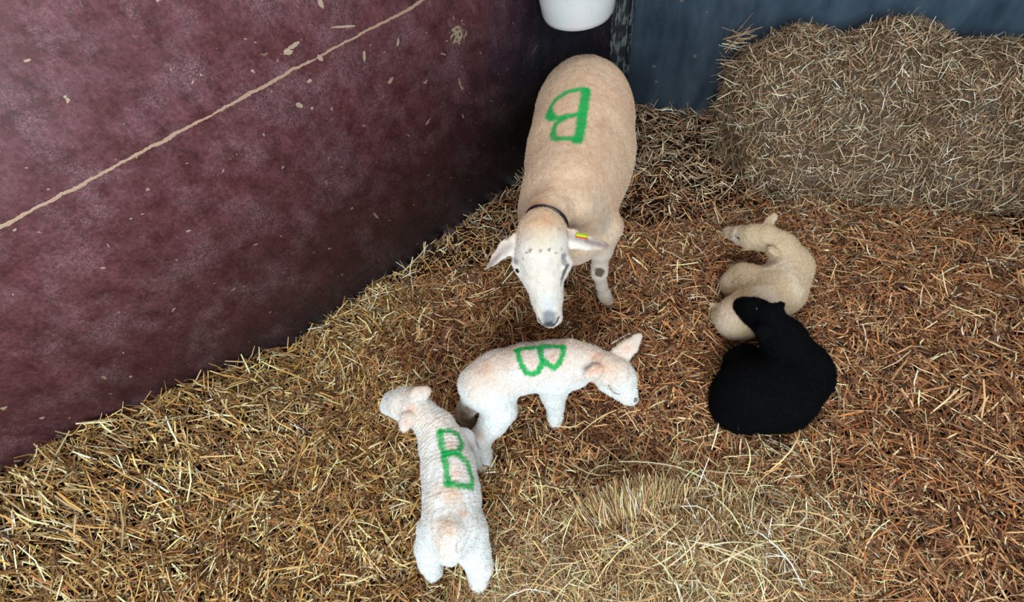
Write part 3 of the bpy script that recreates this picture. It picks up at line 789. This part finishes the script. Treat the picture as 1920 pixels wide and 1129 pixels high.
def lamb_side():
    h_ = .0036
    f = Field([-.32, .42, 0.0], [.44, .95, .46], h_)
    sp = [(P(903, 722, .255), .076), (P(935, 705, .258), .082), (P(985, 690, .258), .078), (P(1030, 686, .258), .080), (P(1062, 682, .265), .077)]
    f.chain(sp, .02)
    ar = (P(903, 722, .255), P(1062, 682, .265))
    f.chain([(P(1072, 676, .285), .066), (P(1100, 678, .295), .052), (P(1128, 686, .30), .047)], .02)
    f.cone(P(1062, 700, .235), P(1080, 700, .235), .055, .045, .03)   # breast
    # head
    f.chain([(P(1138, 695, .30), .050), (P(1154, 701, .29), .052), (P(1166, 712, .272), .045), (P(1176, 733, .245), .030), (P(1185, 748, .228), .0205)], .012)
    f.cone(P(1138, 715, .265), P(1172, 745, .228), .034, .019, .014)
    tocam = unit(CP - P(1150, 700, .28))
    f.blade([(P(1152, 676, .31), .022), (P(1166, 663, .32), .026), (P(1182, 648, .33), .022), (P(1194, 635, .335), .012), (P(1200, 629, .337), .007)], tocam + Z * .2, 2.4)
    f.blade([(P(1134, 692, .342), .014), (P(1118, 696, .352), .019), (P(1103, 701, .350), .013), (P(1096, 703, .348), .007)], tocam + Z * .3, 2.2, .006)
    # near hind leg
    NH = [(P(928, 738, .235), .070), (P(936, 768, .185), .056), (P(925, 792, .15), .044), (P(903, 820, .11), .034), (P(906, 850, .055), .024), (P(912, 872, .016), .025)]
    f.chain(NH, .02)
    FH = [(P(905, 735, .23), .06), (P(882, 755, .16), .034), (P(871, 775, .11), .030), (P(880, 794, .045), .020), (P(883, 801, .018), .020)]
    f.chain(FH, .015)
    NF = [(P(1038, 715, .23), .060), (P(1038, 740, .17), .040), (P(1041, 762, .115), .027), (P(1041, 780, .06), .022), (P(1042, 794, .018), .023)]
    f.chain(NF, .02)
    FF = [(p + np.array([.012, .06, 0]), r) for p, r in NF]; FF[0] = (FF[0][0] - [0, .03, 0], .05)
    f.chain(FF, .015)
    f.chain([(P(880, 722, .27), .03), (P(880, 745, .21), .024), (P(884, 762, .16), .017)], .012)   # tail
    c = Coat(f, (240, 244, 244), 1)
    lamb_coat(c, sp, topz=.30, wrinkle=[(P(1050, 670, .32), P(1115, 675, .32), .09, .011, .0011)])
    for p, r, k, a in (((910, 690), .05, (222, 186, 160), .6), ((960, 652), .05, (222, 186, 158), .6), ((1050, 645), .05, (216, 178, 148), .6), ((1120, 668), .035, (226, 176, 150), .7), ((1135, 690), .03, (230, 186, 160), .6),
                       ((1150, 690), .03, (234, 206, 178), .5), ((900, 815), .03, (214, 176, 144), .6), ((890, 825), .02, (206, 164, 132), .5),
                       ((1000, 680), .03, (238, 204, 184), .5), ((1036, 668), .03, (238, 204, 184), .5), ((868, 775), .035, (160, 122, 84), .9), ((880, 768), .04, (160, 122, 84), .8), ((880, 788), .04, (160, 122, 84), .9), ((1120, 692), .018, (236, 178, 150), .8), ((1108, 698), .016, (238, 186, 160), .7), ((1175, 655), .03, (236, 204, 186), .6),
                       ((1150, 735), .014, (236, 206, 206), .7), ((1170, 730), .04, (240, 246, 248), .6), ((930, 760), .06, (236, 242, 244), .5), ((1040, 760), .04, (238, 240, 240), .5), ((1185, 750), .016, (200, 206, 210), .5)):
        c.blob(p, r, k, a)
    c.blob(NF[-1][0], .035, (190, 160, 132), .6)
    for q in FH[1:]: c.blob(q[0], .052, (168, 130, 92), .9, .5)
    c.stroke([(1141, 722), (1147, 732), (1153, 737), (1162, 739)], .0055, (128, 98, 98), .8, .5, .1)
    c.stroke([(1184, 757), (1190, 754), (1194, 748)], .0045, (92, 100, 104), .8, .4, .1)
    c.stroke([(1176, 760), (1188, 762)], .002, (120, 100, 96), .6, .4, .1)
    c.stroke([(1152, 710), (1158, 710), (1163, 709)], .0022, (170, 150, 140), .5, .5, .1)
    c.stroke([(878, 745), (879, 738), (884, 730)], .003, (170, 150, 142), .6, .5, .1)
    z4 = lambda L: [(840 + u / 3.7625, 600 + v / 3.7625) for u, v in L]
    c.stroke(z4([(485, 215), (560, 200), (650, 190), (740, 183), (815, 188)]), .0185, GREEN, .96, .45, .5)
    c.stroke(z4([(485, 215), (505, 275), (525, 330), (550, 370), (590, 382), (635, 370), (660, 320), (660, 270), (648, 205)]), .0185, GREEN, .95, .45, .5)
    c.stroke(z4([(815, 188), (812, 240), (790, 300), (745, 338), (705, 312), (672, 285)]), .0175, GREEN, .95, .45, .5)
    fw = unit((P(1062, 682, .265) - P(903, 722, .255)) * [1, 1, 0])
    c.hairs(110000, (.003, .0068), .0010, -fw * .5 - Z * .6, .6, .6)
    base = np.array([c.V[:, 0].mean(), c.V[:, 1].mean(), 0])
    o = c.build('lamb', LWOOL, base)
    tag(o, 'white lamb standing side-on under the ewe\'s nose, green letter B across its flank', 'lamb')
    for q in (NH, NF, FF, FH): hoof(q[-1][0] * [1, 1, 0] + Z * .004, fw if q is not FH else fw, o, .017)
    ball('nose', c.hit(1191, 750) if c.hit(1191, 750) is not None else P(1191, 750, .228), .007, plain('lamb_nose', (120, 118, 118), .4, .4), o)
lamb_side()

def lamb_rear():
    h_ = .0036
    f = Field([-.50, .06, 0.0], [-.08, .78, .42], h_)
    sp = [(P(848, 985, .265), .084), (P(847, 930, .265), .079), (P(841, 880, .27), .074), (P(830, 835, .275), .066), (P(820, 808, .285), .058)]
    f.chain(sp, .02)
    f.chain([(P(815, 800, .295), .050), (P(797, 782, .305), .043), (P(780, 768, .31), .043)], .02)
    f.chain([(P(778, 764, .315), .048), (P(757, 757, .30), .050), (P(740, 756, .272), .038), (P(728, 762, .24), .027)], .014)
    tc = unit(CP - P(770, 760, .3))
    f.blade([(P(768, 744, .345), .016), (P(782, 740, .356), .0215), (P(796, 736, .352), .019), (P(803, 733, .348), .010)], tc, 2.2, .006)
    f.blade([(P(770, 774, .345), .016), (P(764, 786, .348), .0215), (P(759, 797, .34), .018), (P(756, 804, .332), .010)], tc + Rt * -.3, 2.2, .006)
    RH = [(P(877, 998, .22), .058), (P(888, 1033, .155), .044), (P(899, 1062, .105), .034), (P(898, 1083, .055), .026), (P(902, 1104, .018), .026)]
    LH = [(P(818, 995, .22), .056), (P(809, 1026, .155), .043), (P(806, 1052, .105), .032), (P(812, 1066, .055), .025), (P(814, 1078, .02), .024)]
    f.chain(RH, .02); f.chain(LH, .02)
    RF = [(P(866, 828, .21), .042), (P(880, 852, .14), .028), (P(889, 866, .07), .021), (P(895, 876, .018), .022)]
    LF = [(P(812, 838, .21), .045), (P(822, 850, .12), .026), (P(832, 860, .018), .02)]
    f.chain(RF, .015); f.chain(LF, .015)
    f.chain([(P(848, 1000, .325), .034), (P(846, 1025, .29), .036), (P(843, 1042, .22), .026)], .016)   # tail
    c = Coat(f, (240, 244, 244), 1)
    lamb_coat(c, sp, topz=.325, wrinkle=[(P(846, 960, .3), P(838, 870, .3), .11, .012, .0010), (P(838, 870, .3), P(822, 812, .3), .10, .012, .0016), (P(822, 812, .3), P(796, 780, .31), .08, .010, .0017)])
    for p, r, k, a in (((770, 765), .024, (232, 186, 160), .7), ((762, 793), .014, (238, 186, 164), .7), ((765, 772), .016, (232, 190, 166), .6), ((843, 835), .03, (240, 198, 176), .55), ((855, 885), .03, (242, 200, 178), .6),
                       ((845, 920), .05, (230, 190, 164), .5), ((868, 962), .018, (216, 168, 140), .7), ((838, 985), .026, (234, 196, 164), .5), ((842, 1000), .02, (228, 186, 150), .5), ((795, 870), .03, (226, 210, 192), .4), ((852, 930), .04, (232, 196, 166), .4)):
        c.blob(p, r, k, a)
    c.stroke([(857, 1012), (855, 1028), (858, 1038)], .004, (176, 150, 144), .6, .6, .1)
    for k in range(14): c.blob((826 + k * .55 + rng.normal(0, 1.2), 836 + k * 3.6), .0028, (44, 92, 60), .7, .6)
    z5 = lambda L: [(680 + u / 2.632, 700 + v / 2.632) for u, v in L]
    c.stroke(z5([(380, 290), (388, 350), (402, 420), (415, 480), (420, 545)]), .0185, GREEN, .90, .6, .5)
    c.stroke(z5([(378, 288), (430, 286), (470, 305), (488, 345), (478, 385), (405, 395)]), .0175, GREEN, .90, .6, .5)
    c.stroke(z5([(410, 400), (470, 400), (515, 445), (538, 510), (538, 560), (485, 555), (418, 545)]), .0185, GREEN, .90, .6, .5)
    fw = unit((sp[-1][0] - sp[0][0]) * [1, 1, 0])
    c.hairs(110000, (.003, .0068), .0010, -fw * .5 - Z * .6, .6, .6)
    base = np.array([c.V[:, 0].mean(), c.V[:, 1].mean(), 0])
    o = c.build('lamb', LWOOL, base)
    tag(o, 'white lamb seen from behind, head turned away, green letter B along its back', 'lamb')
    for q in (RH, LH, RF, LF): hoof(q[-1][0] * [1, 1, 0] + Z * .004, fw, o, .017)
lamb_rear()

# tan lamb lying curled up at the right, partly hidden by the picture's edge
def lamb_lying():
    lo = P(1330, 660) + [-.08, -.1, 0]; f = Field([lo[0], P(1400, 700)[1] - .05, 0], [P(1560, 430)[0] + .1, P(1560, 380)[1] + .1, .34], .0042)
    sp = [(P(1385, 596, .095), .084), (P(1425, 575, .105), .088), (P(1462, 545, .115), .088), (P(1482, 505, .13), .080)]
    f.chain(sp, .02)
    f.chain([(P(1395, 530, .085), .066), (P(1378, 535, .07), .052)], .025)      # haunch folded forward
    f.cone(P(1395, 530, .085), P(1440, 540, .10), .072, .075, .03)
    f.chain([(P(1352, 590, .06), .035), (P(1350, 585, .06), .03)], .02)
    f.chain([(P(1482, 490, .15), .066), (P(1465, 462, .19), .05), (P(1440, 446, .20), .045)], .02)
    f.chain([(P(1432, 444, .20), .048), (P(1410, 444, .185), .046), (P(1388, 440, .16), .034), (P(1370, 436, .135), .021), (P(1364, 433, .13), .017)], .014)
    f.leaf(P(1432, 430, .23), P(1455, 400, .24), unit(CP), .036, .012, .01)
    f.leaf(P(1440, 462, .23), P(1462, 480, .22), unit(CP), .036, .012, .01)
    f.chain([(P(1345, 576, .08), .014), (P(1333, 570, .08), .008)], .01)      # tail tuft
    f.chain([(P(1400, 520, .06), .035), (P(1372, 505, .035), .022), (P(1395, 490, .02), .018)], .015)
    c = Coat(f, (206, 184, 152), 1)
    lamb_coat(c, sp, top_shade=(214, 188, 156), topz=.40)
    c.blob((1355, 600), .09, (226, 208, 186), .8); c.blob((1360, 580), .035, (230, 196, 178), .6)
    c.blob((1378, 450), .06, (222, 212, 196), .9); c.blob((1356, 431), .013, (70, 60, 52), .9, .5); c.blob(P(1362, 432, .13), .016, (80, 70, 62), .9, .5)
    c.stroke([(1350, 553), (1360, 540), (1378, 525), (1392, 515)], .004, (140, 112, 84), .7, .6, .1)
    c.stroke([(1378, 441), (1383, 446), (1388, 449)], .005, (40, 30, 26), .8, .4, .1)
    c.hairs(60000, (.003, .0075), .0011, -Z * .6 + np.array([-.3, 0, 0]), .6, .6)
    base = np.array([c.V[:, 0].mean(), c.V[:, 1].mean(), 0])
    o = c.build('lamb', LWOOL, base); tag(o, 'tan and cream lamb lying curled up on the straw by the black one', 'lamb')
    e = c.hit(1385, 446)
    if e is not None: ball('eye', e - c.near(e)[1] * .004, .007, M_EYE, o)
lamb_lying()

# black lamb lying beside it, chin on the tan one
def lamb_black():
    f = Field([P(1325, 760)[0] - .05, P(1440, 860)[1] - .12, 0], [P(1560, 560)[0] + .1, P(1500, 560)[1] + .05, .42], .0045)
    f.chain([(P(1408, 742, .12), .118), (P(1450, 735, .13), .125), (P(1490, 700, .14), .115)], .03)
    f.chain([(P(1385, 752, .09), .090), (P(1380, 765, .08), .080)], .03)
    f.chain([(P(1395, 690, .10), .075), (P(1385, 705, .08), .055), (P(1400, 670, .06), .05)], .02)
    f.chain([(P(1482, 672, .19), .088), (P(1468, 635, .24), .066), (P(1444, 606, .285), .053)], .02)
    f.chain([(P(1436, 598, .29), .05), (P(1415, 585, .275), .044), (P(1398, 576, .255), .032), (P(1389, 572, .245), .024)], .014)
    f.blade([(P(1442, 596, .325), .020), (P(1453, 582, .335), .021), (P(1466, 570, .33), .011)], CP, 2.2)
    f.blade([(P(1436, 606, .325), .020), (P(1434, 622, .325), .021), (P(1430, 636, .31), .011)], CP, 2.2)
    c = Coat(f, (5, 6, 9), 1)
    c.push(.0015 * vnoise(c.V, 70, 2)); c.blend(.3 * sm(0, .8, vnoise(c.V, 20, 4)), (10, 10, 13))
    c.hairs(60000, (.004, .010), .0011, -Z * .6, .6, .6)
    base = np.array([c.V[:, 0].mean(), c.V[:, 1].mean(), 0])
    o = c.build('lamb', BWOOL, base); tag(o, 'black woolly lamb lying on the straw, head over the tan one', 'lamb')
    e = c.hit(1418, 578)
    if e is not None: ball('eye', e - c.near(e)[1] * .004, .007, M_EYE, o)
lamb_black()

# ------------------------------------------------------------------ bucket on the wall near the corner
def bucket():
    ca = P(1084, 0, .85)
    # stand it off the left wall so that its side touches the boards
    base_z = .74
    d = ray(1083, 22); r0, r1, H = .136, .170, .30
    # the point on this ray at the bucket's foot height
    c = P(1083, 22, base_z + .02)
    a, b = wall_clear(c[0], c[1])
    prof = [(0.0, .012), (r0 * .55, .010), (r0 * .86, .004), (r0 * .97, .012), (r0 * 1.03, .030), (r0 * 1.10, .09), (r1 * .93, .18), (r1, H), (r1 + .010, H + .002), (r1 + .010, H + .016), (r1 - .004, H + .018),
            (r1 - .006, H), (r1 * .9, .18), (r0 * 1.05, .09), (r0 * .96, .03), (0.0, .02)]
    nu = 56; V = []; F = []
    for r, z in prof:
        for j in range(nu):
            an = 2 * math.pi * j / nu
            # flattened on the wall side
            V.append([max(r, 1e-4) * math.cos(an), max(r, 1e-4) * math.sin(an), z])
    for i in range(len(prof) - 1):
        for j in range(nu): F.append([i * nu + j, i * nu + (j + 1) % nu, (i + 1) * nu + (j + 1) % nu, (i + 1) * nu + j])
    M = Mat('white_plastic', 0.38, 0.45); v = M.coord(); n = M.noise(v, 7, 5, .7); n2 = M.noise(v, 90, 4, .7)
    cc = M.mix(M.ramp(n, [(0.35, 0.0), (0.7, 1.0)]), tuple(lin((226, 224, 230))), tuple(lin((214, 226, 226))))
    cc = M.mix(M.math('MULTIPLY', M.ramp(n2, [(0.60, 0.0), (0.72, 1.0)]), .45), cc, tuple(lin((150, 140, 124))))
    M.base(cc)
    root = bpy.data.objects.new('feed_bucket', None); COL.objects.link(root); root.location = (c[0], c[1], base_z)
    tag(root, 'white plastic feed bucket hooked on the dark boards in the corner', 'bucket')
    mesh_np('bucket_body', np.array(V), np.array(F), M.m, smooth=True, parent=root)
    MT = plain('galvanised_wire', (150, 152, 156), .35, .6)
    # bail handle and a hook strap that goes to the wall
    pts = [np.array([(r1 + .012) * math.cos(t) * dl[0], (r1 + .012) * math.cos(t) * dl[1], H + .01 + .12 * math.sin(t)]) for t in np.linspace(0, math.pi, 20)]
    Vt, Ft = tube_np(pts, .003, 8); mesh_np('handle', Vt, Ft, MT, smooth=True, parent=root)
    s0 = -nl_ * a
    pts = [s0 + Z * (H + .13), s0 * .5 + Z * (H + .14), np.array([0, 0, H + .135]), nl_ * .012 + Z * (H + .128)]
    Vt, Ft = tube_np(pts, .004, 8); mesh_np('hook', Vt, Ft, MT, smooth=True, parent=root)
    return a
print('bucket clearance', bucket())

# ------------------------------------------------------------------ stack of greyish hay against the back wall
def haystack():
    g = P(1312, 205); u0 = (g - WB) @ dr
    ax = [dr, nr_, Z]
    def Q(u, v, z): return WB + dr * u + nr_ * v + Z * z
    lo = np.minimum(Q(u0 - .2, 0, 0), Q(4.2, 1, 0)); hi = np.maximum(Q(u0 - .2, 0, 0), Q(4.2, 1, 0))
    f = Field([Q(u0, 0, 0)[0] - .2, Q(4.1, 0, 0)[1] - .2, 0], [Q(3.9, .8, 0)[0] + .1, WB[1], .75], .02)
    for i in range(9):
        u = u0 + .34 + i * .36
        f.ell(Q(u, .24, .20), ax, [.28, .24, .34 + .05 * math.sin(i * 2.3)], .08)
        f.ell(Q(u + .1, .36, .08), ax, [.30, .30, .18], .08)
    c = Coat(f, (120, 100, 78), 1)
    # squeeze to the pen side of the back wall
    a, b = wall_clear(c.V[:, 0], c.V[:, 1]); c.V -= nr_[None] * np.minimum(b - .012, 0)[:, None]
    c.V[:, 2] = np.maximum(c.V[:, 2], -.005)
    c.push(.02 * vnoise(c.V, 9, 1) * (c.V[:, 2] > .02))
    a, b = wall_clear(c.V[:, 0], c.V[:, 1]); c.V -= nr_[None] * np.minimum(b - .012, 0)[:, None]
    c.N = normals(c.V, c.F)
    fn = np.cross(c.V[c.F[:, 2]] - c.V[c.F[:, 0]], c.V[c.F[:, 3]] - c.V[c.F[:, 1]]); ar = np.linalg.norm(fn, axis=1)
    n = 34000; q = c.F[rng.choice(len(c.F), n, p=ar / ar.sum())]; w_ = rng.dirichlet([1, 1, 1, 1], n)
    p = (c.V[q] * w_[:, :, None]).sum(1); nn = (c.N[q] * w_[:, :, None]).sum(1)
    D = rng.normal(0, 1, (n, 3)); D -= nn * ((D * nn).sum(1) * rng.uniform(.3, 1.0, n))[:, None]; D[:, 2] -= .3
    D /= np.linalg.norm(D, axis=1, keepdims=True)
    L = rng.uniform(.03, .09, n) ; p = p + nn * rng.uniform(.0, .02, n)[:, None]
    a, b = wall_clear(p[:, 0], p[:, 1]); ok = b - np.abs(D @ nr_) * L / 2 > .004
    p, D, L, nn = p[ok], D[ok], L[ok], nn[ok]; n = len(p)
    parts = [strands(p, D, nn + rng.normal(0, .3, (n, 3)), L, rng.uniform(.0018, .0042, n), rng.normal(0, .3, (n, 2)), pick(PAL_GRY, n))]
    # loose ends that poke out of its left side
    k = 150; z = rng.uniform(.02, .50, k); pp = np.array([Q(u0 + .08 + .02 * rng.random(), rng.uniform(.05, .35), zz) for zz in z])
    D = np.tile(-dr, (k, 1)) + rng.normal(0, .45, (k, 3)); D -= nr_ * np.minimum(D @ nr_, 0)[:, None]; D /= np.linalg.norm(D, axis=1, keepdims=True)
    L = rng.uniform(.06, .2, k)
    parts.append(strands(pp, D, rng.normal(0, 1, (k, 3)), L, rng.uniform(.003, .006, k), rng.normal(0, .15, (k, 2)), pick(PAL_GRY * 1.15, k)))
    V, F, C = join(parts); nb = len(c.V)
    Vall = np.concatenate([c.V, V]); Fall = np.concatenate([c.F, F + nb]); Call = np.concatenate([np.tile(lin((84, 68, 50)), (nb, 1)), C])
    base = np.array([Vall[:, 0].mean(), Vall[:, 1].mean(), 0])
    tag(mesh_np('haystack', Vall, Fall, STRAW, Call, loc=base), 'tall ragged stack of greyish hay against the blue-black wall', 'hay')
haystack()
